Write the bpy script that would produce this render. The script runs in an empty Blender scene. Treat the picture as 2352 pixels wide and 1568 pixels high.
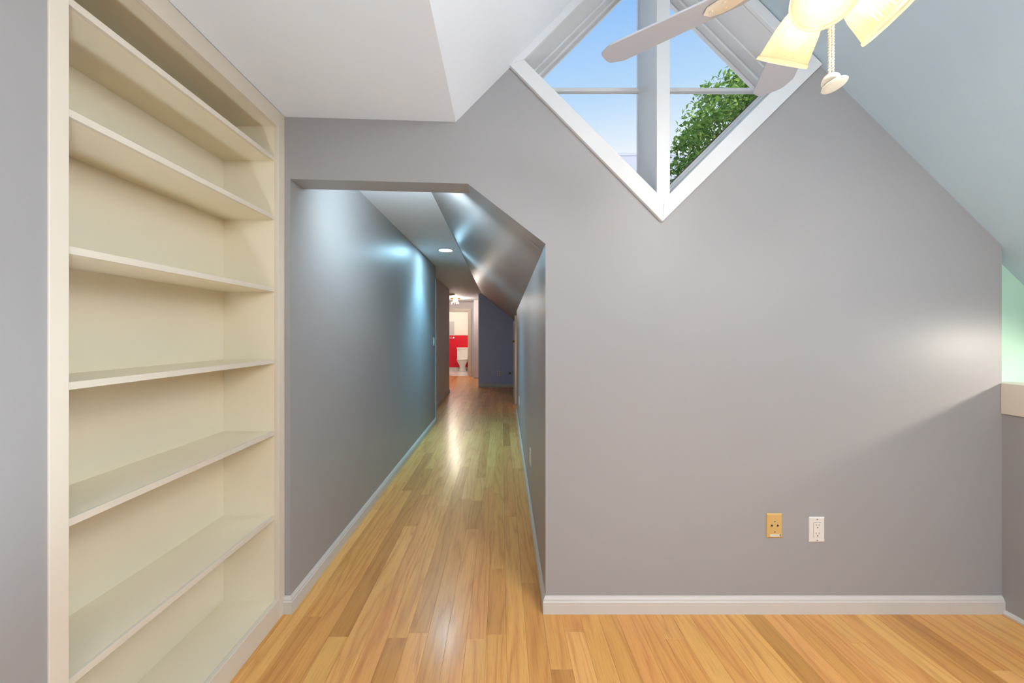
import bpy, math, random
from mathutils import Vector, Matrix
from mathutils.geometry import tessellate_polygon

# ------------------------------------------------------------------ camera, world, lights, exposure
F, VX, VY, D = 860.0, 1152.0, 767.0, 1.70
S = D / F
H = 639 * S
SC = bpy.context.scene
COL = SC.collection

cam = bpy.data.cameras.new('camera')
cam.sensor_width = 36.0
cam.lens = F / 2352 * 36.0
cam.shift_x = (1176 - VX) / 2352
cam.shift_y = -(784 - VY) / 2352
cam.clip_start = 0.02
cam.clip_end = 300
camo = bpy.data.objects.new('camera', cam)
camo.location = (0, 0, H)
camo.rotation_euler = (math.radians(90), 0, 0)
COL.objects.link(camo)
SC.camera = camo

vs = SC.view_settings
vs.view_transform = 'Standard'
vs.look = 'None'
vs.exposure = 0.20
vs.gamma = 1.0
vs.use_curve_mapping = False
SC.cycles.use_denoising = True
SC.cycles.max_bounces = 5
SC.cycles.diffuse_bounces = 3
SC.cycles.glossy_bounces = 3
SC.cycles.transmission_bounces = 4
SC.cycles.transparent_max_bounces = 5
SC.cycles.use_adaptive_sampling = True
SC.cycles.adaptive_threshold = 0.15
SC.cycles.sample_clamp_indirect = 6.0
SC.cycles.caustics_reflective = False
SC.cycles.caustics_refractive = False

W = bpy.data.worlds.new('sky')
SC.world = W
W.use_nodes = True
wn, wl = W.node_tree.nodes, W.node_tree.links
wn.clear()
w_out = wn.new('ShaderNodeOutputWorld')
w_bg = wn.new('ShaderNodeBackground')
w_ramp = wn.new('ShaderNodeValToRGB')
w_sep = wn.new('ShaderNodeSeparateXYZ')
w_tc = wn.new('ShaderNodeTexCoord')
wl.new(w_tc.outputs['Generated'], w_sep.inputs[0])
wl.new(w_sep.outputs['Z'], w_ramp.inputs[0])
wl.new(w_ramp.outputs[0], w_bg.inputs[0])
wl.new(w_bg.outputs[0], w_out.inputs[0])
cr = w_ramp.color_ramp
cr.elements[0].position = 0.40
cr.elements[0].color = (0.92, 0.965, 1.0, 1)
cr.elements[1].position = 0.66
cr.elements[1].color = (0.29, 0.56, 0.99, 1)
e = cr.elements.new(0.52)
e.color = (0.50, 0.73, 0.99, 1)
w_bg.inputs[1].default_value = 0.87


def light(name, kind, loc, energy, color, **kw):
    l = bpy.data.lights.new(name, kind)
    l.energy = energy
    l.color = color
    for k, v in kw.items():
        if k not in ('aim', 'parent'):
            setattr(l, k, v)
    o = bpy.data.objects.new(name, l)
    o.location = loc
    if 'aim' in kw:
        o.rotation_euler = Vector(kw['aim']).to_track_quat('-Z', 'Y').to_euler()
    COL.objects.link(o)
    if kw.get('parent'):
        o.parent = kw['parent']
        o.location = Vector(loc) - base[kw['parent']]
    return o


base = {}
light('sun', 'SUN', (8, -4, 12), 7.5, (1.0, 0.96, 0.90), angle=0.01, aim=(-0.75, 0.25, -0.9))
light('rear_fill', 'AREA', (0.8, -2.72, 1.40), 5.0, (0.86, 0.95, 1.0), shape='RECTANGLE', size=1.8, size_y=1.4, aim=(0, 1, 0))  # room fill added behind the camera, standing in a rear window
light('slope_fill_right', 'AREA', (1.60, -0.75, 2.30), 66.0, (0.86, 0.94, 1.0), shape='RECTANGLE', size=0.95, size_y=1.4, aim=(-0.707, 0, -0.707))  # unseen fill added under the right slope for floor, shelves and hall
light('slope_fill_left', 'AREA', (0.29, -0.75, 2.68), 36.0, (0.86, 0.94, 1.0), shape='RECTANGLE', size=0.75, size_y=1.4, aim=(0.707, 0, -0.707))  # unseen fill added under the left slope for the half wall side

# ------------------------------------------------------------------ helpers


def px(x, y, Y=D):
    return Vector(((x - VX) * Y / F, Y, H + (VY - y) * Y / F))


def xz(x, y, Y=D):
    v = px(x, y, Y)
    return (v.x, v.z)


def box(x0, x1, y0, y1, z0, z1):
    v = [(x, y, z) for z in (z0, z1) for y in (y0, y1) for x in (x0, x1)]
    f = [(0, 2, 3, 1), (4, 5, 7, 6), (0, 1, 5, 4), (2, 6, 7, 3), (0, 4, 6, 2), (1, 3, 7, 5)]
    return v, f


def join(*parts):
    V, Fc = [], []
    for v, f in parts:
        n = len(V)
        V += [tuple(p) for p in v]
        Fc += [tuple(i + n for i in q) for q in f]
    return V, Fc


def extr(loops, axis, a, b):
    """extrude a 2D polygon (first loop) with holes (other loops) along an axis"""
    def p3(p, t):
        if axis == 'x':
            return (t, p[0], p[1])
        if axis == 'y':
            return (p[0], t, p[1])
        return (p[0], p[1], t)
    flat = [p for l in loops for p in l]
    tris = tessellate_polygon([[Vector((p[0], p[1], 0)) for p in l] for l in loops])
    n = len(flat)
    V = [p3(p, a) for p in flat] + [p3(p, b) for p in flat]
    Fc = []
    for t in tris:
        Fc.append(tuple(t))
        Fc.append(tuple(i + n for i in reversed(t)))
    k = 0
    for l in loops:
        m = len(l)
        for i in range(m):
            j = (i + 1) % m
            Fc.append((k + i, k + j, k + j + n, k + i + n))
        k += m
    return V, Fc


def sweep(profile, p0, p1, nrm, m0=0.0, m1=0.0):
    """2D profile (out, up) swept from p0 to p1; m0/m1 mitre the ends along the run per unit of out"""
    p0, p1, nrm = Vector(p0), Vector(p1), Vector(nrm)
    d = (p1 - p0).normalized()
    up = Vector((0, 0, 1))
    V = [p0 + nrm * a + up * b - d * (a * m0) for a, b in profile] + [p1 + nrm * a + up * b + d * (a * m1) for a, b in profile]
    n = len(profile)
    Fc = [(i, (i + 1) % n, (i + 1) % n + n, i + n) for i in range(n)]
    Fc += [tuple(range(n)), tuple(range(2 * n - 1, n - 1, -1))]
    return [tuple(v) for v in V], Fc


def lathe(prof, segs=32, M=None, rib=0.0, cap=True, every=2):
    V, Fc = [], []
    for r, z in prof:
        for i in range(segs):
            a = 2 * math.pi * i / segs
            rr = r * (1 + (rib if i % every == every - 1 else 0))
            V.append((rr * math.cos(a), rr * math.sin(a), z))
    for j in range(len(prof) - 1):
        for i in range(segs):
            k = (i + 1) % segs
            Fc.append((j * segs + i, j * segs + k, (j + 1) * segs + k, (j + 1) * segs + i))
    if cap:
        Fc.append(tuple(range(segs - 1, -1, -1)))
        Fc.append(tuple(range((len(prof) - 1) * segs, len(prof) * segs)))
    if M is not None:
        V = [tuple(M @ Vector(v)) for v in V]
    return V, Fc


def tube(path, r, segs=8):
    path = [Vector(p) for p in path]
    rr = r if isinstance(r, (list, tuple)) else [r] * len(path)
    V, Fc = [], []
    for i, p in enumerate(path):
        d = (path[min(i + 1, len(path) - 1)] - path[max(i - 1, 0)]).normalized()
        a = d.orthogonal().normalized()
        if i:
            a = (pa - d * pa.dot(d)).normalized()
        pa = a
        b = d.cross(a)
        for k in range(segs):
            t = 2 * math.pi * k / segs
            V.append(tuple(p + (a * math.cos(t) + b * math.sin(t)) * rr[i]))
    for i in range(len(path) - 1):
        for k in range(segs):
            k2 = (k + 1) % segs
            Fc.append((i * segs + k, i * segs + k2, (i + 1) * segs + k2, (i + 1) * segs + k))
    Fc.append(tuple(range(segs - 1, -1, -1)))
    Fc.append(tuple(range((len(path) - 1) * segs, len(path) * segs)))
    return V, Fc


def rounded(w, h, r, n=4, cx=0, cy=0):
    P = []
    for sx, sy, a0 in ((1, 1, 0), (-1, 1, 90), (-1, -1, 180), (1, -1, 270)):
        for i in range(n + 1):
            a = math.radians(a0 + 90 * i / n)
            P.append((cx + sx * (w / 2 - r) + r * math.cos(a), cy + sy * (h / 2 - r) + r * math.sin(a)))
    return P


def tag(o, label=None, cat=None, group=None, kind=None):
    if label:
        o['label'] = label
    if cat:
        o['category'] = cat
    if group:
        o['group'] = group
    if kind:
        o['kind'] = kind
    return o


def obj(name, vf, mat, parent=None, smooth=False, bevel=0.0, label=None, cat=None, group=None, kind=None, segs=2):
    V, Fc = vf
    if parent is not None:
        L = base[parent]
    else:
        xs, ys, zs = zip(*[(v[0], v[1], v[2]) for v in V])
        L = Vector(((min(xs) + max(xs)) / 2, (min(ys) + max(ys)) / 2, min(zs)))
    me = bpy.data.meshes.new(name)
    me.from_pydata([tuple(Vector(v) - L) for v in V], [], Fc)
    me.validate()
    import bmesh
    bm = bmesh.new()
    bm.from_mesh(me)
    bmesh.ops.recalc_face_normals(bm, faces=bm.faces)
    bm.to_mesh(me)
    bm.free()
    me.materials.append(mat)
    if smooth:
        for p in me.polygons:
            p.use_smooth = True
        if smooth != 'all':
            me.set_sharp_from_angle(angle=math.radians(40))
    o = bpy.data.objects.new(name, me)
    COL.objects.link(o)
    base[o] = L
    if parent is not None:
        o.parent = parent
    else:
        o.location = L
    if bevel:
        m = o.modifiers.new('edge', 'BEVEL')
        m.width = bevel
        m.segments = segs
        m.limit_method = 'ANGLE'
        m.angle_limit = math.radians(40)
    tag(o, label, cat, group, kind)
    return o


def thing(name, loc, label, cat, group=None, kind=None):
    o = bpy.data.objects.new(name, None)
    o.empty_display_size = 0.05
    o.location = loc
    COL.objects.link(o)
    base[o] = Vector(loc)
    return tag(o, label, cat, group, kind)


# ------------------------------------------------------------------ materials


def srgb(r, g, b):
    def c(u):
        u /= 255
        return u / 12.92 if u <= 0.04045 else ((u + 0.055) / 1.055) ** 2.4
    return (c(r), c(g), c(b), 1)


def paint(name, col, rough=0.6, var=0.03, scale=3.0, bump=0.02, bscale=180.0, spec=0.35, coat=0.0):
    m = bpy.data.materials.new(name)
    m.use_nodes = True
    n, l = m.node_tree.nodes, m.node_tree.links
    b = n['Principled BSDF']
    geo = n.new('ShaderNodeNewGeometry')
    nz = n.new('ShaderNodeTexNoise')
    nz.inputs['Scale'].default_value = scale
    nz.inputs['Detail'].default_value = 1
    l.new(geo.outputs['Position'], nz.inputs['Vector'])
    hsv = n.new('ShaderNodeHueSaturation')
    hsv.inputs['Color'].default_value = col
    mr = n.new('ShaderNodeMapRange')
    mr.inputs['To Min'].default_value = 1 - var
    mr.inputs['To Max'].default_value = 1 + var
    l.new(nz.outputs['Fac'], mr.inputs['Value'])
    l.new(mr.outputs[0], hsv.inputs['Value'])
    l.new(hsv.outputs[0], b.inputs['Base Color'])
    b.inputs['Roughness'].default_value = rough
    b.inputs['Specular IOR Level'].default_value = spec
    b.inputs['Coat Weight'].default_value = coat
    if bump:
        nb = n.new('ShaderNodeTexNoise')
        nb.inputs['Scale'].default_value = bscale
        l.new(geo.outputs['Position'], nb.inputs['Vector'])
        bp = n.new('ShaderNodeBump')
        bp.inputs['Strength'].default_value = bump
        bp.inputs['Distance'].default_value = 0.002
        l.new(nb.outputs['Fac'], bp.inputs['Height'])
        l.new(bp.outputs[0], b.inputs['Normal'])
    return m


def metal(name, col, rough=0.3):
    m = paint(name, col, rough, 0.02, 20, 0)
    m.node_tree.nodes['Principled BSDF'].inputs['Metallic'].default_value = 1
    return m


def emit(name, col, strength):
    m = bpy.data.materials.new(name)
    m.use_nodes = True
    b = m.node_tree.nodes['Principled BSDF']
    b.inputs['Base Color'].default_value = (0.9, 0.9, 0.9, 1)
    b.inputs['Emission Color'].default_value = col
    b.inputs['Emission Strength'].default_value = strength
    return m


def oak(name):
    m = bpy.data.materials.new(name)
    m.use_nodes = True
    n, l = m.node_tree.nodes, m.node_tree.links
    b = n['Principled BSDF']
    geo = n.new('ShaderNodeNewGeometry')
    at = n.new('ShaderNodeAttribute')
    at.attribute_name = 'tint'
    # shift the pattern from plank to plank
    sh = n.new('ShaderNodeVectorMath')
    sh.operation = 'MULTIPLY_ADD'
    sh.inputs[1].default_value = (37.0, 53.0, 41.0)
    l.new(at.outputs['Color'], sh.inputs[0])
    l.new(geo.outputs['Position'], sh.inputs[2])
    mp = n.new('ShaderNodeMapping')
    mp.inputs['Scale'].default_value = (9.0, 0.75, 9.0)
    l.new(sh.outputs[0], mp.inputs['Vector'])
    # cathedral figure: contour rings of a stretched noise
    nz = n.new('ShaderNodeTexNoise')
    nz.inputs['Scale'].default_value = 1.0
    nz.inputs['Detail'].default_value = 2.0
    nz.inputs['Roughness'].default_value = 0.4
    l.new(mp.outputs[0], nz.inputs['Vector'])
    mu = n.new('ShaderNodeMath')
    mu.operation = 'MULTIPLY'
    mu.inputs[1].default_value = 15.0
    l.new(nz.outputs['Fac'], mu.inputs[0])
    fr = n.new('ShaderNodeMath')
    fr.operation = 'PINGPONG'
    fr.inputs[1].default_value = 1.0
    l.new(mu.outputs[0], fr.inputs[0])
    pw = n.new('ShaderNodeMath')
    pw.operation = 'POWER'
    pw.inputs[1].default_value = 3.0
    l.new(fr.outputs[0], pw.inputs[0])
    # fine pores
    mp2 = n.new('ShaderNodeMapping')
    mp2.inputs['Scale'].default_value = (330.0, 9.0, 330.0)
    l.new(sh.outputs[0], mp2.inputs['Vector'])
    n2 = n.new('ShaderNodeTexNoise')
    n2.inputs['Scale'].default_value = 1.0
    n2.inputs['Detail'].default_value = 2.0
    l.new(mp2.outputs[0], n2.inputs['Vector'])
    mp3 = n.new('ShaderNodeMapping')
    mp3.inputs['Scale'].default_value = (22.0, 1.6, 22.0)
    l.new(sh.outputs[0], mp3.inputs['Vector'])
    n3 = n.new('ShaderNodeTexNoise')
    n3.inputs['Scale'].default_value = 1.0
    n3.inputs['Detail'].default_value = 3.0
    l.new(mp3.outputs[0], n3.inputs['Vector'])
    ramp = n.new('ShaderNodeValToRGB')
    els = ramp.color_ramp.elements
    els[0].position = 0.0
    els[0].color = srgb(196, 138, 72)
    els[1].position = 1.0
    els[1].color = srgb(238, 181, 105)
    el = els.new(0.5)
    el.color = srgb(226, 163, 89)
    sep = n.new('ShaderNodeSeparateColor')
    l.new(at.outputs['Color'], sep.inputs[0])
    l.new(sep.outputs[0], ramp.inputs[0])
    # hue drift (redder / yellower boards)
    hsv = n.new('ShaderNodeHueSaturation')
    hr = n.new('ShaderNodeMapRange')
    hr.inputs['To Min'].default_value = 0.493
    hr.inputs['To Max'].default_value = 0.503
    l.new(sep.outputs[1], hr.inputs['Value'])
    l.new(hr.outputs[0], hsv.inputs['Hue'])
    l.new(ramp.outputs[0], hsv.inputs['Color'])
    vr = n.new('ShaderNodeMapRange')
    vr.inputs['To Min'].default_value = 0.88
    vr.inputs['To Max'].default_value = 1.10
    l.new(n3.outputs['Fac'], vr.inputs['Value'])
    l.new(vr.outputs[0], hsv.inputs['Value'])
    mx = n.new('ShaderNodeMix')
    mx.data_type = 'RGBA'
    mx.blend_type = 'MULTIPLY'
    mx.inputs[7].default_value = srgb(206, 172, 134)
    l.new(hsv.outputs[0], mx.inputs[6])
    ms = n.new('ShaderNodeMath')
    ms.operation = 'MULTIPLY'
    ms.inputs[1].default_value = 0.42
    l.new(pw.outputs[0], ms.inputs[0])
    l.new(ms.outputs[0], mx.inputs[0])
    mx2 = n.new('ShaderNodeMix')
    mx2.data_type = 'RGBA'
    mx2.blend_type = 'MULTIPLY'
    mx2.inputs[7].default_value = srgb(196, 168, 140)
    l.new(mx.outputs[2], mx2.inputs[6])
    p2 = n.new('ShaderNodeMapRange')
    p2.inputs['From Min'].default_value = 0.5
    p2.inputs['From Max'].default_value = 0.85
    p2.inputs['To Max'].default_value = 0.6
    l.new(n2.outputs['Fac'], p2.inputs['Value'])
    l.new(p2.outputs[0], mx2.inputs[0])
    l.new(mx2.outputs[2], b.inputs['Base Color'])
    b.inputs['Roughness'].default_value = 0.34
    b.inputs['Specular IOR Level'].default_value = 0.38
    b.inputs['Coat Weight'].default_value = 0.30
    b.inputs['Coat Roughness'].default_value = 0.20
    return m


def glass_pane(name):
    m = bpy.data.materials.new(name)
    m.use_nodes = True
    n, l = m.node_tree.nodes, m.node_tree.links
    n.clear()
    out = n.new('ShaderNodeOutputMaterial')
    tr = n.new('ShaderNodeBsdfTransparent')
    gl = n.new('ShaderNodeBsdfGlossy')
    gl.inputs['Roughness'].default_value = 0.02
    fr = n.new('ShaderNodeFresnel')
    fr.inputs['IOR'].default_value = 1.25
    mx = n.new('ShaderNodeMixShader')
    l.new(fr.outputs[0], mx.inputs[0])
    l.new(tr.outputs[0], mx.inputs[1])
    l.new(gl.outputs[0], mx.inputs[2])
    l.new(mx.outputs[0], out.inputs[0])
    return m


def frosted(name, col, tw=0.35):
    m = bpy.data.materials.new(name)
    m.use_nodes = True
    n, l = m.node_tree.nodes, m.node_tree.links
    n.clear()
    out = n.new('ShaderNodeOutputMaterial')
    tr = n.new('ShaderNodeBsdfTransparent')
    tl = n.new('ShaderNodeBsdfTranslucent')
    df = n.new('ShaderNodeBsdfDiffuse')
    gl = n.new('ShaderNodeBsdfGlossy')
    gl.inputs['Roughness'].default_value = 0.2
    for s in (tl, df):
        s.inputs['Color'].default_value = col
    tr.inputs['Color'].default_value = (1, 0.93, 0.8, 1)
    m1 = n.new('ShaderNodeMixShader')
    m1.inputs[0].default_value = 0.35
    l.new(tl.outputs[0], m1.inputs[1])
    l.new(df.outputs[0], m1.inputs[2])
    m2 = n.new('ShaderNodeMixShader')
    m2.inputs[0].default_value = tw
    l.new(m1.outputs[0], m2.inputs[1])
    l.new(tr.outputs[0], m2.inputs[2])
    m3 = n.new('ShaderNodeMixShader')
    m3.inputs[0].default_value = 0.05
    l.new(m2.outputs[0], m3.inputs[1])
    l.new(gl.outputs[0], m3.inputs[2])
    l.new(m3.outputs[0], out.inputs[0])
    return m


def leafmat():
    m = bpy.data.materials.new('leaf_green')
    m.use_nodes = True
    n, l = m.node_tree.nodes, m.node_tree.links
    n.clear()
    out = n.new('ShaderNodeOutputMaterial')
    geo = n.new('ShaderNodeNewGeometry')
    ramp = n.new('ShaderNodeValToRGB')
    nz = n.new('ShaderNodeTexNoise')
    nz.inputs['Scale'].default_value = 1.3
    l.new(geo.outputs['Position'], nz.inputs['Vector'])
    mm = n.new('ShaderNodeMath')
    mm.operation = 'MULTIPLY_ADD'
    mm.inputs[1].default_value = 0.5
    l.new(geo.outputs['Random Per Island'], mm.inputs[0])
    m5 = n.new('ShaderNodeMath')
    m5.operation = 'MULTIPLY'
    m5.inputs[1].default_value = 0.6
    l.new(nz.outputs['Fac'], m5.inputs[0])
    l.new(m5.outputs[0], mm.inputs[2])
    els = ramp.color_ramp.elements
    els[0].position, els[0].color = 0.1, srgb(66, 100, 52)
    els[1].position, els[1].color = 0.9, srgb(166, 188, 100)
    el = els.new(0.5)
    el.color = srgb(106, 146, 70)
    l.new(mm.outputs[0], ramp.inputs[0])
    df = n.new('ShaderNodeBsdfDiffuse')
    tl = n.new('ShaderNodeBsdfTranslucent')
    mx = n.new('ShaderNodeMixShader')
    mx.inputs[0].default_value = 0.35
    l.new(ramp.outputs[0], df.inputs[0])
    l.new(ramp.outputs[0], tl.inputs[0])
    l.new(df.outputs[0], mx.inputs[1])
    l.new(tl.outputs[0], mx.inputs[2])
    l.new(mx.outputs[0], out.inputs[0])
    return m


M_WALL = paint('wall_paint', srgb(162, 160, 160), 0.42, 0.015, 1.2, 0)
M_HALL = M_WALL
M_HALLEND = paint('end_wall_cool_tint', srgb(184, 198, 236), 0.5, 0.02, 2, 0)  # same wall paint, made bluer and lighter in place of cool light
M_FARWALL = paint('far_wall_lightened', srgb(218, 210, 210), 0.5, 0.02, 2, 0)  # same wall paint, lightened to make up for missing far hall light
M_CEIL = paint('ceiling_paint', srgb(232, 237, 244), 0.75, 0.01, 1.5, 0)
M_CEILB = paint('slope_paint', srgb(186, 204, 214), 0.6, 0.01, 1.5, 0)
M_TRIM = paint('trim_white', srgb(208, 203, 197), 0.38, 0.015, 6, 0)
M_WIN = paint('window_white', srgb(222, 223, 224), 0.35, 0.01, 6, 0)
M_CREAM = paint('bookcase_cream', srgb(236, 225, 200), 0.42, 0.015, 5, 0)
M_FRAME = paint('bookcase_frame_paint', srgb(224, 214, 198), 0.40, 0.015, 5, 0)
M_GREEN = paint('mint_wall_paint', srgb(186, 222, 200), 0.55, 0.015, 1.5, 0)
M_OAK = oak('oak_floor')
M_SUB = paint('subfloor', srgb(70, 44, 24), 0.8, 0.1, 8, 0)
M_GLASS = glass_pane('window_glass')
M_SHADE = frosted('frosted_ribbed_glass', (1.0, 0.85, 0.66, 1), 0.22)
M_FAN = paint('fan_white', srgb(186, 186, 192), 0.4, 0.02, 8, 0)
M_FANW = paint('fan_warm_white', srgb(236, 226, 206), 0.32, 0.02, 8, 0)
M_BULB = emit('lamp_bulb', (1.0, 0.84, 0.60, 1), 9.0)
M_CORD = paint('cord_white', srgb(232, 224, 206), 0.6, 0.02, 60, 0)
M_PLATE = paint('plate_white', srgb(228, 222, 216), 0.35, 0.01, 20, 0)
M_IVORY = paint('plate_ivory', srgb(214, 176, 112), 0.4, 0.015, 20, 0)
M_DARK = paint('slot_dark', srgb(45, 32, 24), 0.7, 0.02, 20, 0)
M_SCREW = paint('screw_grey', srgb(120, 112, 100), 0.4, 0.05, 40, 0)
M_BRASS = metal('brass', srgb(206, 166, 84), 0.25)
M_CHROME = metal('chrome', srgb(215, 215, 215), 0.15)
M_RED = paint('red_wall_paint', srgb(206, 26, 44), 0.35, 0.04, 2, 0)
M_BATHW = paint('bath_wall_paint', srgb(232, 216, 206), 0.6, 0.01, 2, 0)
M_PORC = paint('porcelain', srgb(242, 238, 230), 0.12, 0.01, 6, 0, spec=0.5)
M_TILE = paint('bath_tile', srgb(226, 222, 218), 0.25, 0.03, 9, 0)
M_GREYP = paint('grey_panel', srgb(176, 176, 176), 0.3, 0.03, 5, 0)
M_LED = emit('recessed_lamp', (0.52, 0.84, 1.0, 1), 90.0)
M_LEDG = emit('stair_lamp', (0.95, 1.0, 0.85, 1), 6.0)
M_BARK = paint('bark', srgb(92, 74, 58), 0.9, 0.2, 12, 0.3, 30)
M_LEAF = leafmat()
M_HOUSE = paint('pale_siding', srgb(180, 184, 200), 0.7, 0.02, 0.8, 0)
M_GROUND = paint('bounce_ground', srgb(214, 212, 206), 0.9, 0.15, 2, 0)  # paleness chosen to bounce sunlight onto the window jambs
M_CRYSTAL = glass_pane('crystal')
M_BRONZE = paint('dark_sash_seal', srgb(74, 48, 34), 0.6, 0.05, 30, 0)

# ------------------------------------------------------------------ the room shell
XR = px(2301, 800).x          # face of the half wall on the right
XL = px(652, 800).x           # face of the bookcase wall on the left
YB = -2.8                     # rear wall behind the camera
TW = 0.117                    # wall thickness
A_COR, A_BRK, A_PEAK, A_RGT = xz(652, 268), xz(1047, 280), xz(1527, -203), xz(2301, 563)
HXL = px(667, 800).x          # hall left face
HXR = px(1253, 800).x         # hall right face

# diamond window opening (in the wall plane) and its outer casing line
W_OPEN = [xz(1521, -175), xz(1839, 143), xz(1521, 461), xz(1203, 143)]
W_OUT = [xz(1525.5, -203), xz(1882, 153), xz(1518, 511), xz(1169, 154)]

W_HOLE = []
_wc = (Vector(W_OPEN[0]) + Vector(W_OPEN[2])) / 2
for _p in W_OPEN:
    _d = Vector(_p) - _wc
    W_HOLE.append(tuple(_wc + _d.normalized() * (_d.length + 0.0195 * math.sqrt(2))))
up = 0.03
outer = [(XL - 0.02, 0), (HXL, 0), xz(667, 411), xz(1074, 421.5), xz(1253, 560), (HXR, 0), (XR, 0),
         (A_RGT[0], A_RGT[1] + up), (A_PEAK[0], A_PEAK[1] + up), (A_BRK[0], A_BRK[1] + up), (XL - 0.02, A_COR[1] + up)]
obj('wall_back', extr([outer, W_HOLE], 'y', D, D + TW), M_WALL,
    label='grey painted gable wall with diamond window and hall opening', cat='wall', kind='structure')

# ceiling pieces
def slab(name, a, b, y0, y1, mat, label, t=0.06):
    a, b = Vector((a[0], 0, a[1])), Vector((b[0], 0, b[1]))
    d = (b - a).normalized()
    n = Vector((-d.z, 0, d.x))
    if n.z < 0:
        n = -n
    poly = [(a.x, a.z), (b.x, b.z), (b.x + n.x * t, b.z + n.z * t), (a.x + n.x * t, a.z + n.z * t)]
    return obj(name, extr([poly], 'y', y0, y1), mat, label=label, cat='ceiling', kind='structure')


d1 = Vector(A_BRK) - Vector(A_COR)
slab('ceiling', tuple(Vector(A_COR) - d1 * 0.36), A_BRK, YB, D + 0.0, M_CEIL, 'flat white ceiling above the bookcase side of the room')
slab('ceiling_slope_left', A_BRK, A_PEAK, YB, D + 0.0, M_CEIL, 'white sloped ceiling rising from flat ceiling to the ridge')
d2 = Vector(A_RGT) - Vector(A_PEAK)
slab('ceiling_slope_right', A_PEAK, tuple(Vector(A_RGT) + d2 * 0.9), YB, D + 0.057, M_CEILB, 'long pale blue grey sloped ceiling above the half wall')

# left wall before and behind the bookcase
obj('wall_left', join(box(XL - 0.262, XL, YB, 0.8146, 0, 2.32), box(XL - 0.36, XL - 0.262, YB, D + TW, 0, 2.34)), M_WALL,
    label='beige lit plain wall at the left edge beside the bookcase', cat='wall', kind='structure')

# rear wall behind the camera, with a window added for fill light
rear_out = [(XL - 0.36, -0.02), (3.9, -0.02), (3.9, 0.3), (A_PEAK[0], A_PEAK[1] + 0.1), (A_BRK[0], A_BRK[1] + 0.1), (XL - 0.36, A_COR[1] + 0.1)]
rear_hole = [(-0.15, 0.65), (1.75, 0.65), (1.75, 2.1), (-0.15, 2.1)]
obj('wall_rear', extr([rear_out, rear_hole], 'y', YB - 0.12, YB), M_WALL, label='rear wall opposite the gable with an opening added for fill light', cat='wall', kind='structure')
# skylight frames added around the slope fill lamps, behind the camera
sk = thing('fill_frame_right', (1.60, -0.75, 2.33), 'white frame added around the fill light on the long slope', 'window', kind='structure')
skM = Matrix.Translation((1.60, -0.75, A_PEAK[1] - (1.60 - A_PEAK[0]) * (A_PEAK[1] - A_RGT[1]) / (A_RGT[0] - A_PEAK[0]))) @ Vector((-0.703, 0, -0.711)).to_track_quat('Z', 'X').to_matrix().to_4x4()
for (a, b, c, d) in ((-0.80, 0.80, 0.50, 0.58), (-0.80, 0.80, -0.58, -0.50), (-0.80, -0.72, -0.50, 0.50), (0.72, 0.80, -0.50, 0.50)):
    v_, f_ = box(c, d, a, b, 0.0, 0.02)
    obj('frame', ([tuple(skM @ Vector(p)) for p in v_], f_), M_WIN, sk)
sk = thing('fill_frame_left', (0.27, -0.75, 2.72), 'white frame added around the fill light on the short slope', 'window', kind='structure')  # second added frame, for the left slope fill
skM = Matrix.Translation((0.27, -0.75, A_BRK[1] + (0.27 - A_BRK[0]) * (A_PEAK[1] - A_BRK[1]) / (A_PEAK[0] - A_BRK[0]))) @ Vector((0.709, 0, -0.705)).to_track_quat('Z', 'X').to_matrix().to_4x4()
for (a, b, c, d) in ((-0.80, 0.80, 0.40, 0.48), (-0.80, 0.80, -0.48, -0.40), (-0.80, -0.72, -0.40, 0.40), (0.72, 0.80, -0.40, 0.40)):
    v_, f_ = box(c, d, a, b, 0.0, 0.02)
    obj('frame', ([tuple(skM @ Vector(p)) for p in v_], f_), M_WIN, sk)
w2 = thing('fill_window', (0.8, YB, 0.65), 'wide white window added behind the viewpoint for fill light', 'window', kind='structure')
for (a, b, c, d) in ((-0.15, 1.75, 0.65, 0.71), (-0.15, 1.75, 2.04, 2.1), (-0.15, -0.09, 0.71, 2.04), (1.69, 1.75, 0.71, 2.04), (0.775, 0.825, 0.71, 2.04)):
    obj('frame', box(a, b, YB - 0.10, YB - 0.04, c, d), M_WIN, w2)
obj('pane', box(-0.10, 1.70, YB - 0.075, YB - 0.070, 0.70, 2.05), M_GLASS, w2)

# half wall on the right, its cap band and the stairwell beyond
zt, zb = px(2301, 879.5).z, px(2301, 949.5).z
obj('wall_right', box(XR, XR + 0.115, YB, D + 0.056, 0, zt - 0.012), M_WALL, label='low grey half wall beside the stairwell', cat='wall', kind='structure')
obj('trim_1', join(box(XR - 0.006, XR, YB, D - 0.0005, zb, zt), box(XR, XR + 0.125, YB, D + 0.056, zt - 0.012, zt)), M_FRAME, bevel=0.002,
    label='cream painted cap band on top of the half wall', cat='trim', kind='structure')
shoe = [(0, 0), (0.014, 0), (0.014, 0.008), (0.010, 0.016), (0, 0.02)]
obj('baseboard_right', sweep(shoe, (XR, YB, 0), (XR, D - 0.014, 0), (-1, 0, 0)), M_TRIM, label='thin white shoe moulding along the half wall', cat='baseboard', kind='structure')
sl = lambda x: A_RGT[1] - (x - A_RGT[0]) * (A_PEAK[1] - A_RGT[1]) / (A_RGT[0] - A_PEAK[0])
obj('wall_stair', extr([[(XR, -1.2), (3.62, -1.2), (3.62, sl(3.62) + 0.03), (XR, sl(XR) + 0.03)]], 'y', D + 0.0565, D + TW + 0.06), M_GREEN,
    label='mint green lit stairwell wall beyond the half wall', cat='wall', kind='structure')
obj('wall_stair_side', box(3.5, 3.6, YB, D + 0.056, -1.2, 0.42), M_GREEN, label='low green knee wall of the stairwell', cat='wall', kind='structure')
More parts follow.
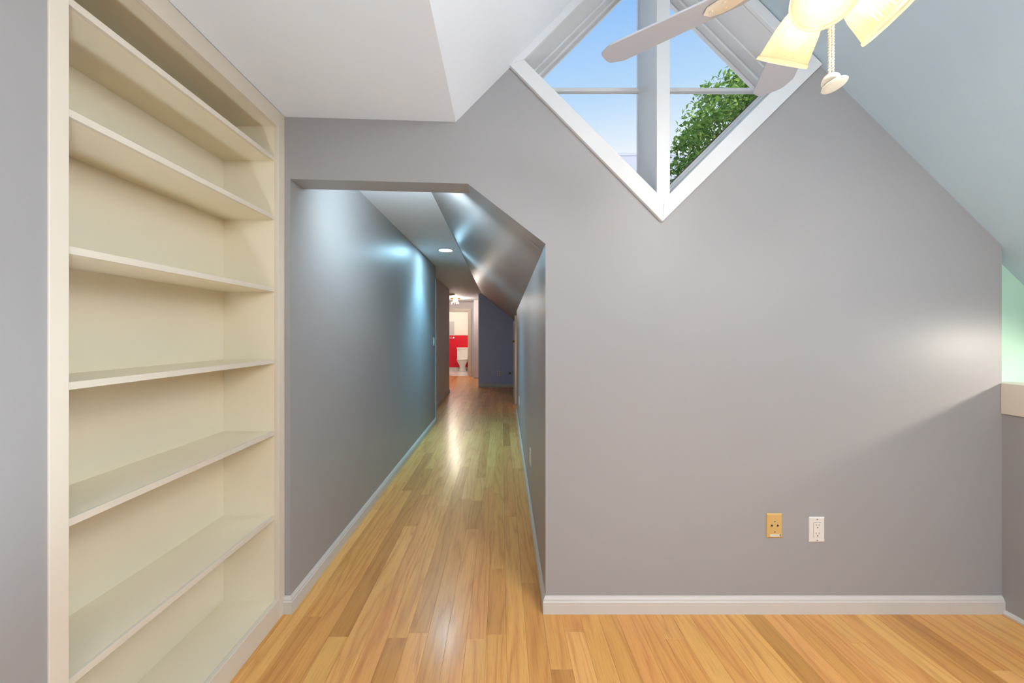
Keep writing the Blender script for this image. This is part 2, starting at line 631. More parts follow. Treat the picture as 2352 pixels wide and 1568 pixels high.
obj('floor_stair', box(XR + 0.0, 3.6, YB, D + 0.056, -1.25, -1.2), M_OAK if False else M_SUB, label='dark stairwell floor below the half wall', cat='floor', kind='structure')
obj('wall_stair_inner', box(XR, XR + 0.1, YB, D + 0.056, -1.2, -0.001), M_GREEN, label='green stairwell wall below the half wall', cat='wall', kind='structure')

# ------------------------------------------------------------------ hall shell
CZ = 2.225
XS = -0.4755
slope_k = (CZ - 1.667) / (HXR - XS)
zs = lambda x: CZ - (x - XS) * slope_k
Y0 = D + TW
YE = 11.3
HL1, HR1 = px(1000.5, 970.3, 5.343).x, 0.241
obj('wall_hall_left', extr([[(HXL, Y0), (HL1, 5.343), (HL1 - 0.2, 5.343), (HXL - 0.2, Y0)]], 'z', 0, CZ + 0.02), M_HALL,
    label='long hall wall washed by the blue white recessed light', cat='wall', kind='structure')
obj('wall_hall_recess', box(-2.7, -1.125, 5.344, 8.07, 0, CZ + 0.02), M_FARWALL, label='wall farther down the hall before the bathroom', cat='wall', kind='structure')
obj('wall_hall_right', extr([[(HXR, Y0), (HR1, 5.97), (HR1 + 0.12, 5.97), (HXR + 0.15, Y0)]], 'z', 0, 1.70), M_HALL,
    label='hall knee wall below the sloped ceiling', cat='wall', kind='structure')
obj('wall_hall_knee', box(0.30, 0.5, 6.84, YE, 0, 1.62), M_FARWALL, label='dim knee wall behind the small access door', cat='wall', kind='structure')
end_wall = [(-0.548, 0), (0.31, 0), (0.31, zs(0.31) + 0.03), (XS, CZ + 0.02), (-0.548, CZ + 0.02)]
obj('wall_hall_end', extr([end_wall], 'y', 8.9, 9.02), M_HALLEND, label='wall at the end of the hall, tinted bluer in place of cool light', cat='wall', kind='structure')
obj('wall_hall_pier', box(-0.789, 0.3, 10.6, 10.72, 0, CZ + 0.02), M_FARWALL, label='narrow wall between bathroom door and hall end wall', cat='wall', kind='structure')
slab('ceiling_hall', (-2.7, CZ), (XS, CZ), Y0, YE + 0.12, M_CEIL, 'flat hall ceiling holding the recessed light')
slab('ceiling_hall_slope', (XS, CZ), (1.6, zs(1.6)), Y0, YE + 0.12, M_HALL, 'sloped hall ceiling descending to the knee wall')
DX0, DX1, DZ = -1.78, px(1075.5, 800, YE).x, px(1050, 716, YE).z
bw = [(-2.7, 0), (DX0, 0), (DX0, DZ), (DX1, DZ), (DX1, 0), (0.3, 0), (0.3, 1.7), (XS, CZ + 0.02), (-2.7, CZ + 0.02)]
obj('wall_bath_front', extr([bw], 'y', YE, YE + 0.12), M_FARWALL, label='wall around the bathroom doorway', cat='wall', kind='structure')
obj('wall_hall_far_left', box(-2.8, -2.7, 5.3, 13.3, 0, CZ + 0.02), M_FARWALL, label='far side wall near the bathroom', cat='wall', kind='structure')

BB = [(0, 0), (0.013, 0), (0.013, 0.054), (0.0105, 0.057), (0.0095, 0.065), (0.005, 0.072), (0.003, 0.0775), (0, 0.0775)]
obj('baseboard_back', sweep(BB, (HXR, D, 0), (XR - 0.0005, D, 0), (0, -1, 0), m0=1), M_TRIM, label='white moulded baseboard below the gable wall outlets', cat='baseboard', kind='structure')
obj('baseboard_hall_right', sweep(BB, (HXR, D, 0), (HR1, 5.97, 0), Vector((-1, 0.009, 0)), m0=1), M_TRIM, label='white baseboard along the hall knee wall', cat='baseboard', kind='structure')
obj('baseboard_hall_left', sweep(BB, (HXL, D, 0), (HL1, 5.343, 0), Vector((1, -0.005, 0)), m0=1), M_TRIM, label='white baseboard along the long blue lit hall wall', cat='baseboard', kind='structure')
obj('baseboard_stub', sweep(BB, (XL + 0.004, D, 0), (HXL, D, 0), (0, -1, 0), m1=1), M_TRIM, label='short baseboard piece between bookcase and hall opening', cat='baseboard', kind='structure')
obj('baseboard_recess', sweep(BB, (-1.125, 5.37, 0), (-1.125, 8.07, 0), (1, 0, 0), m1=1), M_TRIM, label='baseboard of the recessed hall wall', cat='baseboard', kind='structure')
obj('baseboard_end', sweep(BB, (-0.548, 8.9, 0), (0.30, 8.9, 0), (0, -1, 0)), M_TRIM, label='baseboard below the hall end wall', cat='baseboard', kind='structure')
obj('baseboard_pier', sweep(BB, (-0.789, 10.6, 0), (-0.4, 10.6, 0), (0, -1, 0)), M_TRIM, label='baseboard of the narrow wall by the bathroom', cat='baseboard', kind='structure')
obj('trim_2', box(HL1 - 0.075, HL1 + 0.008, 5.3435, 5.365, 0, 2.05), M_TRIM, bevel=0.003, label='white door casing edge at the end of the blue lit wall', cat='trim', kind='structure')

# bathroom doorway casing
dc = thing('door_1', (DX1, YE, 0), 'pale cased bathroom doorway standing open at the hall end', 'door', kind='structure')
obj('casing', box(DX1, DX1 + 0.09, YE - 0.02, YE, 0, DZ + 0.09), M_FRAME, dc, bevel=0.004)
obj('casing', box(DX0 - 0.09, DX0, YE - 0.02, YE, 0, DZ + 0.09), M_FRAME, dc, bevel=0.004)
obj('head_casing', box(DX0, DX1, YE - 0.02, YE, DZ, DZ + 0.09), M_FRAME, dc, bevel=0.004)
obj('jamb', box(DX1 - 0.012, DX1, YE, YE + 0.12, 0, DZ), M_FRAME, dc)

# knee wall access door, ajar
kd = thing('door_2', (0.27, 6.8, 0), 'small white access door standing ajar by the knee wall', 'door', kind='structure')
obj('casing', box(0.235, 0.30, 6.74, 6.83, 0, 1.60), M_FRAME, kd, bevel=0.004)
obj('door_panel', extr([[(0.262, 6.85), (0.235, 7.55), (0.268, 7.552), (0.297, 6.85)]], 'z', 0.012, 1.52), M_TRIM, kd, bevel=0.003)
kM = Matrix.Translation((0.262, 6.93, 1.13)) @ Matrix.Rotation(math.radians(-90), 4, 'Y')
obj('door_knob', lathe([(0.024, -0.002), (0.024, 0.004), (0.010, 0.008), (0.010, 0.022), (0.022, 0.032), (0.026, 0.042), (0.020, 0.054), (0.006, 0.058)], 20, kM), M_BRASS, kd, smooth=True)
obj('deadbolt', lathe([(0.018, 0.0), (0.018, 0.008), (0.012, 0.012)], 16, Matrix.Translation((0.262, 6.93, 1.235)) @ Matrix.Rotation(math.radians(-90), 4, 'Y')), M_BRASS, kd, smooth=True)

# low closet beyond the knee wall doorway
obj('wall_closet', join(box(0.37, 1.5, 5.85, 5.97, -0.02, 1.5), box(0.5, 1.5, 6.841, 6.94, -0.02, 1.5), box(1.5, 1.6, 5.85, 6.94, -0.02, 0.7)), M_FARWALL,
    label='low closet walls beyond the knee wall doorway', cat='wall', kind='structure')
obj('floor_closet', box(0.29, 1.5, 5.971, 6.839, -0.05, -0.001), M_OAK, label='oak floor of the low closet', cat='floor', kind='structure')
cb = thing('closet_lamp', (0.85, 6.0, 0.85), 'bare bulb lamp inside the low closet', 'wall lamp')
obj('lamp_socket', lathe([(0.045, 0), (0.045, 0.012), (0.02, 0.02), (0.02, 0.05)], 20, Matrix.Translation((0.85, 5.97, 0.9)) @ Matrix.Rotation(math.radians(-90), 4, 'X')), M_PLATE, cb, smooth=True)
obj('lamp_bulb', lathe([(0.012, 0.05), (0.016, 0.06), (0.03, 0.09), (0.026, 0.115), (0.006, 0.126)], 20, Matrix.Translation((0.85, 5.97, 0.9)) @ Matrix.Rotation(math.radians(-90), 4, 'X')), M_BULB, cb, smooth=True)
light('closet_glow', 'POINT', (0.85, 6.12, 0.9), 3.5, (1.0, 0.72, 0.50), shadow_soft_size=0.03, parent=cb)

# bathroom
YW = 13.1
zr = px(1050, 770, YW).z
bb_ = thing('wall_bath_back', (-1.6, YW, 0), 'bathroom wall, red below and pale above', 'wall', kind='structure')
obj('upper_wall', box(-2.7, -0.62, YW, YW + 0.1, zr, 2.3), M_BATHW, bb_)
obj('red_wainscot', box(-2.7, -0.62, YW - 0.004, YW + 0.1, 0, zr), M_RED, bb_, label='red painted lower wall')
obj('chair_rail', box(-2.7, -0.62, YW - 0.014, YW, zr, zr + 0.028), M_TRIM, bb_)
obj('base_moulding', box(-2.7, -0.62, YW - 0.016, YW, 0.0, 0.10), M_TRIM, bb_)
obj('wall_bath_side', box(-0.62, -0.55, YE + 0.12, YW + 0.1, 0, 2.3), M_BATHW, label='pale side wall inside the bathroom', cat='wall', kind='structure')
obj('ceiling_bath', box(-2.8, -0.5, YE + 0.12, YW + 0.1, 2.25, 2.3), M_CEIL, label='white bathroom ceiling', cat='ceiling', kind='structure')
fb = thing('floor_bath', (-1.6, 12.2, 0), 'white tiled bathroom floor', 'floor', kind='structure')
obj('grout_bed', box(-2.7, -0.62, YE + 0.0, YW, -0.03, -0.003), M_GREYP, fb)
tile = None
for i in range(7):
    for j in range(6):
        x0, y0 = -2.70 + i * 0.30, YE + 0.004 + j * 0.30
        if tile is None:
            tile = obj('floor_tile', box(-0.147, 0.147, -0.147, 0.147, -0.003, 0.0), M_TILE)
            tile.parent = fb
            t0 = tile
        else:
            tile = t0.copy()
            COL.objects.link(tile)
        tile.location = Vector((x0 + 0.15, y0 + 0.15, -0.003)) - base[fb]

# ------------------------------------------------------------------ the oak strip floor
rng = random.Random(5)
fl = obj('floor', join(box(XL - 0.3, XR + 0.1, YB, D + TW, -0.06, -0.013), box(-2.75, 0.5, D + TW, YE, -0.06, -0.013)), M_SUB,
         label='honey oak strip floor running from room into hall', cat='floor', kind='structure')
PW = 0.0825


def plank_mesh(x0, x1, y0, y1):
    g, c = 0.0002, 0.0005
    x0 += g
    x1 -= g
    y0 += g
    y1 -= g
    V = [(x0, y0, -0.013), (x1, y0, -0.013), (x1, y1, -0.013), (x0, y1, -0.013),
         (x0, y0, -c), (x1, y0, -c), (x1, y1, -c), (x0, y1, -c),
         (x0 + c, y0 + c, 0), (x1 - c, y0 + c, 0), (x1 - c, y1 - c, 0), (x0 + c, y1 - c, 0)]
    Fc = [(3, 2, 1, 0), (8, 9, 10, 11)]
    for i in range(4):
        j = (i + 1) % 4
        Fc += [(i, j, j + 4, i + 4), (i + 4, j + 4, j + 8, i + 8)]
    return V, Fc


def tint():
    t = min(1, max(0, rng.gauss(0.58, 0.24)))
    return (t, rng.random(), rng.random(), 1)


def add_tint(o, cols):
    a = o.data.color_attributes.new('tint', 'FLOAT_COLOR', 'POINT')
    flat = [u for c in cols for u in c]
    a.data.foreach_set('color', flat)


stuff = []
nplank = 0
k0 = math.floor((XL + 0.004) / PW)
k1 = math.ceil(XR / PW)
planks = []
for k in range(math.floor(-2.7 / PW), k1 + 1):
    X0, X1 = k * PW + 0.02, (k + 1) * PW + 0.02
    # stretches of this column: (ya, yb, xa, xb)
    runs = []
    hall = X1 > HXL + 0.002 and X0 < 0.245
    if hall:
        runs.append((YB, 9.0 if X1 < 0.3 else 8.9, max(X0, XL), X1))
    elif X1 > XL + 0.01 and X0 < XR:
        runs.append((YB, D - 0.001, max(X0, XL + 0.002), min(X1, XR)))
    if X1 < HXL + 0.01:
        runs.append((5.3, 11.3, X0, X1))
    elif hall:
        runs.append((9.0, 11.3, X0, X1))
    for ya, yb, xa, xb in runs:
        y = ya - rng.random() * 0.5
        while y < yb - 0.01:
            L = rng.choice((0.45, 0.7, 0.95, 1.2, 1.5, 1.8)) * (0.85 + 0.3 * rng.random())
            a, b = max(y, ya), min(y + L, yb)
            y += L
            if b - a < 0.03:
                continue
            near = xa
            planks.append((xa, xb, a, b))
# the plank strips beside the hall opening never run under the gable wall
fixed = []
for xa, xb, a, b in planks:
    if a < D < b and xb > HXR and xa < HXR:
        fixed += [(xa, xb, a, D), (xa, HXR + 0.06, D, b)]
    else:
        fixed.append((xa, xb, a, b))
solo, rest = [], []
for p in fixed:
    xa, xb, a, b = p
    if b > 1.0 and a < 6.6 and xb > XL:
        solo.append(p)
    else:
        rest.append(p)
solo.sort(key=lambda p: -((p[1] - p[0]) * (min(p[3], 6.6) - max(p[2], 1.3)) / max(p[2], 1.3) ** 2))
rest += solo[298:]
solo = solo[:298]
for p in solo:
    o = obj('plank', plank_mesh(p[0], p[1], p[2], p[3]), M_OAK, fl)
    t = tint()
    add_tint(o, [t] * 12)
V, Fc, C = [], [], []
for p in rest:
    v, f = plank_mesh(p[0], p[1], p[2], p[3])
    n = len(V)
    V += v
    Fc += [tuple(i + n for i in q) for q in f]
    C += [tint()] * 12
o = obj('plank_field', (V, Fc), M_OAK, fl, kind='stuff')
add_tint(o, C)

# ------------------------------------------------------------------ the diamond window
win = thing('window_1', (px(1518, 500).x, D, px(1518, 505).z), 'diamond shaped white framed gable window', 'window', kind='structure')
names = ('upper_right', 'lower_right', 'lower_left', 'upper_left')
for i in range(4):
    j = (i + 1) % 4
    poly = [W_OUT[i], W_OUT[j], W_OPEN[j], W_OPEN[i]]
    obj('casing', extr([poly], 'y', D - 0.018, D + 0.001), M_WIN, win, bevel=0.0025)
GY = D / 0.889             # glass plane
wc = Vector(((W_OPEN[0][0] + W_OPEN[2][0]) / 2, (W_OPEN[0][1] + W_OPEN[2][1]) / 2))


def shrink(t):
    """the opening moved inwards by t metres (measured across the edge)"""
    out = []
    for p in W_OPEN:
        d = Vector(p) - wc
        out.append(tuple(wc + d.normalized() * (d.length - t * math.sqrt(2))))
    return out


for i in range(4):
    j = (i + 1) % 4
    a, b = shrink(-0.02), shrink(0.0)
    obj('jamb', extr([[a[i], a[j], b[j], b[i]]], 'y', D + 0.001, GY + 0.05), M_WIN, win)
    a, b = shrink(0.0), shrink(0.010)
    obj('stop', extr([[a[i], a[j], b[j], b[i]]], 'y', GY - 0.085, GY - 0.03), M_WIN, win, bevel=0.002)
    b = shrink(0.020)
    obj('sash', extr([[a[i], a[j], b[j], b[i]]], 'y', GY - 0.03, GY + 0.03), M_WIN, win, bevel=0.003)
    if i != 1:
        continue
    a, b = shrink(0.0195), shrink(0.0235)
    obj('glazing_seal', extr([[a[i], a[j], b[j], b[i]]], 'y', GY - 0.004, GY + 0.010), M_BRONZE, win)
# mullion: board in front, deep post behind
ma, mb = px(1505, 300).x, px(1535, 300).x
zlo, zhi = W_OPEN[2][1] + 0.008, W_OPEN[0][1] - 0.008
mw = (mb - ma) / 2
zlo2, zhi2 = W_OPEN[2][1] - 0.02, W_OPEN[0][1] + 0.02
obj('mullion', box(ma, mb, D - 0.0175, D + 0.03, zlo2, zhi2), M_WIN, win, bevel=0.002)
obj('mullion_post', box(ma + 0.002, mb - 0.002, D + 0.03, GY + 0.03, zlo, zhi), M_WIN, win, bevel=0.002)
zm = px(1500, 209, GY).z
hw = (W_OPEN[1][0] - W_OPEN[3][0]) / 2 - 0.03
obj('muntin', box(wc.x - hw, ma + 0.004, GY - 0.014, GY + 0.014, zm - 0.0095, zm + 0.0095), M_WIN, win, bevel=0.004)
obj('muntin', box(mb - 0.004, wc.x + hw, GY - 0.014, GY + 0.014, zm - 0.0095, zm + 0.0095), M_WIN, win, bevel=0.004)
g = shrink(0.019)
mx_ = (ma + mb) / 2
tp, rt, bt, lf = g
for tri in ([(mx_, zm), (mx_, tp[1]), (lf[0], zm)], [(mx_, zm), (lf[0], zm), (mx_, bt[1])],
            [(mx_, zm), (rt[0], zm), (mx_, tp[1])], [(mx_, zm), (mx_, bt[1]), (rt[0], zm)]):
    obj('pane', extr([tri], 'y', GY + 0.002, GY + 0.006), M_GLASS, win)

# ------------------------------------------------------------------ the built-in bookcase
FX = XL + 0.004                # front of the face frame
BX = FX - 0.019                # back of the face frame = shelf fronts
yl0, yl1 = 0.8146, 0.853
yr0, yr1 = 1.655, D - 0.0005
DX = BX - 0.226                # back panel
zc_ = lambda y, Y=1.655: H + (VY - y) * Y / F
ztop = A_COR[1] - 0.002
zrail = zc_(292)
zdeck = zc_(1376)
bk = thing('bookcase', ((FX + DX) / 2, 1.26, 0), 'tall cream built-in bookcase with six empty shelves', 'bookcase')
obj('stile', box(BX, FX, yl0, yl1, 0, ztop), M_FRAME, bk, bevel=0.0015)
obj('stile', box(BX, FX, yr0, yr1, 0, ztop), M_FRAME, bk, bevel=0.0015)
obj('top_rail', box(BX, FX, yl1, yr0, zrail, ztop), M_FRAME, bk, bevel=0.0015)
obj('base_rail', box(BX, FX, yl1, yr0, 0, zdeck), M_FRAME, bk, bevel=0.0015)
obj('back_panel', box(DX - 0.012, DX, yl0, D, 0, ztop), M_CREAM, bk)
obj('side_panel', box(DX, BX, yr0 + 0.0, yr0 + 0.02, 0, ztop), M_CREAM, bk)
obj('side_panel', box(DX, BX, yl1 - 0.02, yl1, 0, ztop), M_CREAM, bk)
obj('top_panel', box(DX, BX, yl1, yr0, zrail + 0.004, zrail + 0.022), M_CREAM, bk)
obj('bottom_panel', box(DX, BX, yl1, yr0, zdeck - 0.02, zdeck - 0.002), M_CREAM, bk)
for (ya, yb) in ((360, 369.5), (495, 504.5), (660.5, 670), (825, 834.5), (990, 999.5), (1183.5, 1193)):
    sh = obj('shelf', box(DX, BX - 0.012, yl1, yr0, zc_(yb), zc_(ya)), M_CREAM, bk)
    obj('shelf_nosing', box(BX - 0.012, BX - 0.0005, yl1, yr0, zc_(yb), zc_(ya)), M_FRAME, sh, bevel=0.001)

# ------------------------------------------------------------------ ceiling fan with three-lamp kit
FC = Vector((0.756, 0.86, 0))
ZB = H + 0.875
fan = thing('ceiling_fan', (FC.x, FC.y, 1.82), 'white ceiling fan with three lit ribbed glass shades', 'ceiling fan')
T = Matrix.Translation
fT = T((FC.x, FC.y, 0))
obj('downrod', tube([(FC.x, FC.y, ZB + 0.16), (FC.x, FC.y, 3.10)], 0.0125, 16), M_FAN, fan, smooth=True)
obj('canopy', lathe([(0.02, 3.03), (0.05, 3.05), (0.068, 3.09), (0.07, 3.13), (0.07, 3.145)], 32, fT), M_FAN, fan, smooth=True)
obj('motor_housing', lathe([(0.05, ZB + 0.01), (0.095, ZB + 0.02), (0.115, ZB + 0.045), (0.118, ZB + 0.09), (0.10, ZB + 0.13), (0.05, ZB + 0.155), (0.02, ZB + 0.165)], 40, fT), M_FAN, fan, smooth=True)
obj('switch_housing', lathe([(0.012, 2.035), (0.040, 2.042), (0.050, 2.06), (0.052, 2.10), (0.06, 2.115), (0.06, ZB + 0.012)], 32, fT), M_FANW, fan, smooth=True)


def blade_outline():
    r0, r1 = 0.155, 0.540
    P = [(r0, -0.040), (r0 + 0.02, -0.047)]
    P += [(r1 - 0.052, -0.0605), (r1 - 0.040, -0.0595), (r1 - 0.030, -0.0540), (r1 - 0.010, -0.0410), (r1 - 0.003, -0.0340), (r1, -0.0240)]
    P += [(r1 + 0.001, 0.0), (r1, 0.0240), (r1 - 0.003, 0.0340), (r1 - 0.010, 0.0410), (r1 - 0.030, 0.0540), (r1 - 0.040, 0.0595), (r1 - 0.052, 0.0605)]
    P += [(r0 + 0.02, 0.047), (r0, 0.040)]
    return P


for ang in (142.5, 66.5, -3.0, -75.0, -146.0):
    R = T((FC.x, FC.y, ZB)) @ Matrix.Rotation(math.radians(ang), 4, 'Z') @ Matrix.Rotation(math.radians(-11), 4, 'X')
    v, f = extr([blade_outline()], 'z', -0.003, 0.003)
    bl = obj('blade', ([tuple(R @ Vector(p)) for p in v], f), M_FAN, fan, bevel=0.0015)
    irn = [(0.095, -0.012), (0.15, -0.010), (0.17, -0.020), (0.195, -0.031), (0.225, -0.033), (0.25, -0.024), (0.262, 0.0),
           (0.25, 0.024), (0.225, 0.033), (0.195, 0.031), (0.17, 0.020), (0.15, 0.010), (0.095, 0.012)]
    v, f = extr([irn], 'z', -0.0075, -0.0032)
    obj('blade_iron', ([tuple(R @ Vector(p)) for p in v], f), M_FANW, bl, bevel=0.002)
    for (a, b) in ((0.21, 0.016), (0.21, -0.016), (0.242, 0.0)):
        obj('screw', lathe([(0.004, -0.0095), (0.0045, -0.0085), (0.0045, -0.007)], 10, R @ T((a, b, 0))), M_FANW, bl, smooth=True)

th = math.radians(40)
for az in (-135.36, -15.36, 104.64):
    a = math.radians(az)
    dirv = Vector((math.sin(th) * math.cos(a), math.sin(th) * math.sin(a), -math.cos(th)))
    mouth = Vector((FC.x + 0.1169 * math.cos(a), FC.y + 0.1169 * math.sin(a), 1.9645))
    L = 0.118
    neck = mouth - dirv * L
    Q = T(mouth) @ dirv.to_track_quat('Z', 'Y').to_matrix().to_4x4()
    arm0 = Vector((FC.x + 0.045 * math.cos(a), FC.y + 0.045 * math.sin(a), 2.085))
    hold = obj('lamp_holder', lathe([(0.012, -L - 0.03), (0.024, -L - 0.024), (0.030, -L - 0.006), (0.030, -L + 0.008)], 24, Q), M_FANW, fan, smooth=True)
    prof = [(0.026, -L), (0.034, -L + 0.010), (0.0425, -L + 0.030), (0.0490, -L + 0.055), (0.0535, -L + 0.085), (0.0570, -0.012), (0.0575, -0.009), (0.0605, -0.006), (0.0610, 0.0)]
    inner = [(r - 0.0025, z) for r, z in reversed(prof)]
    V1, F1 = lathe(prof[:6], 126, Q, rib=-0.035, cap=False, every=3)
    V2, F2 = lathe(prof[5:] + inner, 126, Q, cap=False)
    sh = obj('lamp_shade', join((V1, F1), (V2, F2)), M_SHADE, fan, label='lit frosted ribbed glass shade')
    obj('lamp_bulb', lathe([(0.010, -L + 0.008), (0.012, -L + 0.02), (0.022, -L + 0.042), (0.026, -L + 0.062), (0.022, -L + 0.080), (0.010, -L + 0.089)], 20, Q), M_BULB, hold, smooth=True)
    light('lamp_glow', 'POINT', mouth - dirv * 0.045, 0.15, (1.0, 0.76, 0.50), shadow_soft_size=0.02, parent=fan)
    light('lamp_light', 'SPOT', mouth + dirv * 0.004, 4.0, (1.0, 0.87, 0.70), spot_size=math.radians(168), spot_blend=0.35, shadow_soft_size=0.03, aim=tuple(dirv), parent=fan)

# pull cord: two twisted strands, and its hat shaped knob
zk = 1.858
for sx in (-0.0036, 0.0036):
    obj('pull_cord', tube([(FC.x + sx, FC.y - 0.001, 2.04), (FC.x + sx, FC.y - 0.001, zk)], 0.0022, 8), M_CORD, fan, smooth=True)
    # the laid strand: a helix around it
    P = []
    n = 26 * 8
    for i in range(n + 1):
        t = 2 * math.pi * i / 8
        P.append((FC.x + sx + 0.0022 * math.cos(t), FC.y - 0.001 + 0.0022 * math.sin(t), 2.035 + (zk - 2.035) * i / n))
    obj('cord_strand', tube(P, 0.0017, 5), M_CORD, fan, smooth=True)
kn = T((FC.x + 0.001, FC.y, zk - 0.012)) @ Matrix.Rotation(math.radians(24), 4, 'Y') @ Matrix.Rotation(math.radians(-14), 4, 'X')
kb = obj('pull_knob', lathe([(0.002, 0.014), (0.010, 0.012), (0.0165, 0.004), (0.0175, -0.004), (0.0165, -0.010)], 28, kn), M_CORD, fan, smooth=True)
obj('knob_brim', lathe([(0.004, -0.009), (0.018, -0.009), (0.0235, -0.010), (0.025, -0.0125), (0.0235, -0.0145), (0.015, -0.017), (0.002, -0.018)], 28,
                       kn @ T((0.004, 0, 0)) @ Matrix.Rotation(math.radians(-34), 4, 'Y') @ T((0.0, 0, 0.001))), M_CORD, kb, smooth=True)

# ------------------------------------------------------------------ fill uplights added below the view to brighten the ceilings
for ux, uy, ue, lab in ((-0.30, 0.25, 54.0, 'squat white fill uplight added on the bookcase side'), (1.75, 0.35, 58.0, 'squat white fill uplight added by the half wall')):
    TL = Vector((ux, uy, 0))
    tl = thing('fill_uplight', TL, lab, 'fill light', 'added fill uplights')
    lT = T(TL)
    obj('lamp_base', lathe([(0.13, 0.0), (0.13, 0.018), (0.11, 0.026), (0.02, 0.034)], 32, lT), M_FAN, tl, smooth=True)
    obj('lamp_can', lathe([(0.10, 0.03), (0.13, 0.06), (0.13, 0.20), (0.125, 0.20), (0.125, 0.07), (0.10, 0.06)], 36, lT, cap=False), M_FAN, tl, smooth=True)
    light('uplight', 'SPOT', TL + Vector((0, 0, 0.21)), ue, (0.68, 0.86, 1.0), spot_size=math.radians(130), spot_blend=0.8, shadow_soft_size=0.11, aim=(0, 0, 1), parent=tl)

# ------------------------------------------------------------------ wall plates


def plate(name, w, h, M, mat, label, cat, group=None, t=0.006, hole=None):
    """a bevelled cover plate centred at the origin of M (x right, y up, z out of the wall)"""
    loc = M @ Vector((0, -h / 2, 0))
    o = thing(name, loc, label, cat, group)
    a = [(sx * w / 2, sy * h / 2, 0) for sx, sy in ((-1, -1), (1, -1), (1, 1), (-1, 1))]
    b = [(sx * w / 2, sy * h / 2, t * 0.35) for sx, sy in ((-1, -1), (1, -1), (1, 1), (-1, 1))]
    c = [(sx * (w / 2 - 0.0055), sy * (h / 2 - 0.0055), t) for sx, sy in ((-1, -1), (1, -1), (1, 1), (-1, 1))]
    V = [tuple(M @ Vector(p)) for p in a + b + c]
    Fc = [(3, 2, 1, 0), (8, 9, 10, 11)]
    for i in range(4):
        j = (i + 1) % 4
        Fc += [(i, j, j + 4, i + 4), (i + 4, j + 4, j + 8, i + 8)]
    obj('cover_plate', (V, Fc), mat, o, bevel=0.0006)
    return o


def pz(vf, M):
    return [tuple(M @ Vector(p)) for p in vf[0]], vf[1]


BACKM = Matrix(((1, 0, 0, 0), (0, 0, -1, 0), (0, 1, 0, 0), (0, 0, 0, 1)))   # x right, y up, z towards the camera


def wallM(x, y, Y=D):
    return T(px(x, y, Y)) @ BACKM


Mo = wallM(1874.8, 1215)
po = plate('power_outlet', 0.0705, 0.1145, Mo, M_PLATE, 'white duplex outlet plate low on the gable wall', 'outlet')
ins = obj('receptacle', pz(extr([rounded(0.0335, 0.0665, 0.002)], 'z', 0.0055, 0.0075), Mo), M_PLATE, po, bevel=0.0005)
obj('insert_gap', pz(extr([rounded(0.0350, 0.0680, 0.002)], 'z', 0.005, 0.0063), Mo), M_SCREW, po)
for cy in (0.0185, -0.0185):
    for sx, hh in ((-0.0062, 0.0085), (0.0062, 0.0070)):
        obj('slot', pz(box(sx - 0.0010, sx + 0.0010, cy + 0.004 - hh / 2, cy + 0.004 + hh / 2, 0.0074, 0.0078), Mo), M_DARK, ins)
    obj('ground_hole', lathe([(0.0026, 0.0074), (0.0026, 0.0078)], 14, Mo @ T((0, cy - 0.0075, 0))), M_DARK, ins)
for sy in (0.0475, -0.0475):
    obj('screw', lathe([(0.0032, 0.0058), (0.0030, 0.0066), (0.001, 0.0068)], 12, Mo @ T((0, sy, 0))), M_SCREW, po)

Mj = wallM(1777.5, 1206)
pj = plate('phone_jack', 0.0705, 0.1115, Mj, M_IVORY, 'ivory yellow jack plate with two sockets and a paper label', 'wall jack')
for sx in (-0.0135, 0.0135):
    tri = [(-0.0046, -0.0030), (0.0046, -0.0030), (0.0044, 0.0012), (0.0018, 0.0028), (0.0012, 0.0062), (-0.0012, 0.0062), (-0.0018, 0.0028), (-0.0044, 0.0012)]
    s_ = obj('socket', pz(extr([tri], 'z', 0.0058, 0.0064), Mj @ T((sx, 0.0015, 0))), M_DARK, pj)
    obj('socket_lip', pz(extr([[(-0.0048, -0.0068), (0.0048, -0.0068), (0.0046, -0.0030), (-0.0046, -0.0030)]], 'z', 0.0058, 0.0085), Mj @ T((sx, 0.0015, 0))), M_IVORY, s_, bevel=0.0004)
for sy in (0.0195, -0.0270):
    obj('screw', lathe([(0.0032, 0.0058), (0.0030, 0.0068), (0.001, 0.0071)], 12, Mj @ T((0, sy, 0))), M_SCREW, pj)
lb = obj('label_strip', pz(box(-0.021, 0.021, -0.0475, -0.0378, 0.0058, 0.0064), Mj), M_PLATE, pj, label='white paper label strip')
obj('label_print', pz(join(*[box(-0.019 + i * 0.0052, -0.0155 + i * 0.0052, -0.0430, -0.0424, 0.0063, 0.0066) for i in range(7)]), Mj), M_SCREW, lb)
obj('label_slot', pz(box(0.0218, 0.0242, -0.0478, -0.0375, 0.0058, 0.0064), Mj), M_DARK, pj)

# plates down the hall
RM = Matrix(((0, 0, -1, 0), (1, 0, 0, 0), (0, 1, 0, 0), (0, 0, 0, 1)))    # on a wall facing -x
RM = Matrix(((0, 0, -1, 0), (-1, 0, 0, 0), (0, 1, 0, 0), (0, 0, 0, 1)))
hx = lambda y: HXR + (HR1 - HXR) * (y - Y0) / (5.97 - Y0)
for (xp, yp, lbl) in ((1219, 1048, 'white wall outlet on the hall knee wall near the room'), (1193, 920, 'white wall outlet on the hall knee wall near the access door')):
    Yp = HXR * F / (xp - VX)
    for _ in range(8):
        Yp = hx(Yp) * F / (xp - VX)
    Mr = T((hx(Yp), Yp, H + (VY - yp) * Yp / F)) @ RM
    p_ = plate('power_outlet', 0.0705, 0.1145, Mr, M_PLATE, lbl, 'outlet')
    obj('receptacle', pz(extr([rounded(0.0335, 0.0665, 0.002)], 'z', 0.0055, 0.0085), Mr), M_PLATE, p_)
LM = Matrix(((0, 0, 1, 0), (1, 0, 0, 0), (0, 1, 0, 0), (0, 0, 0, 1)))
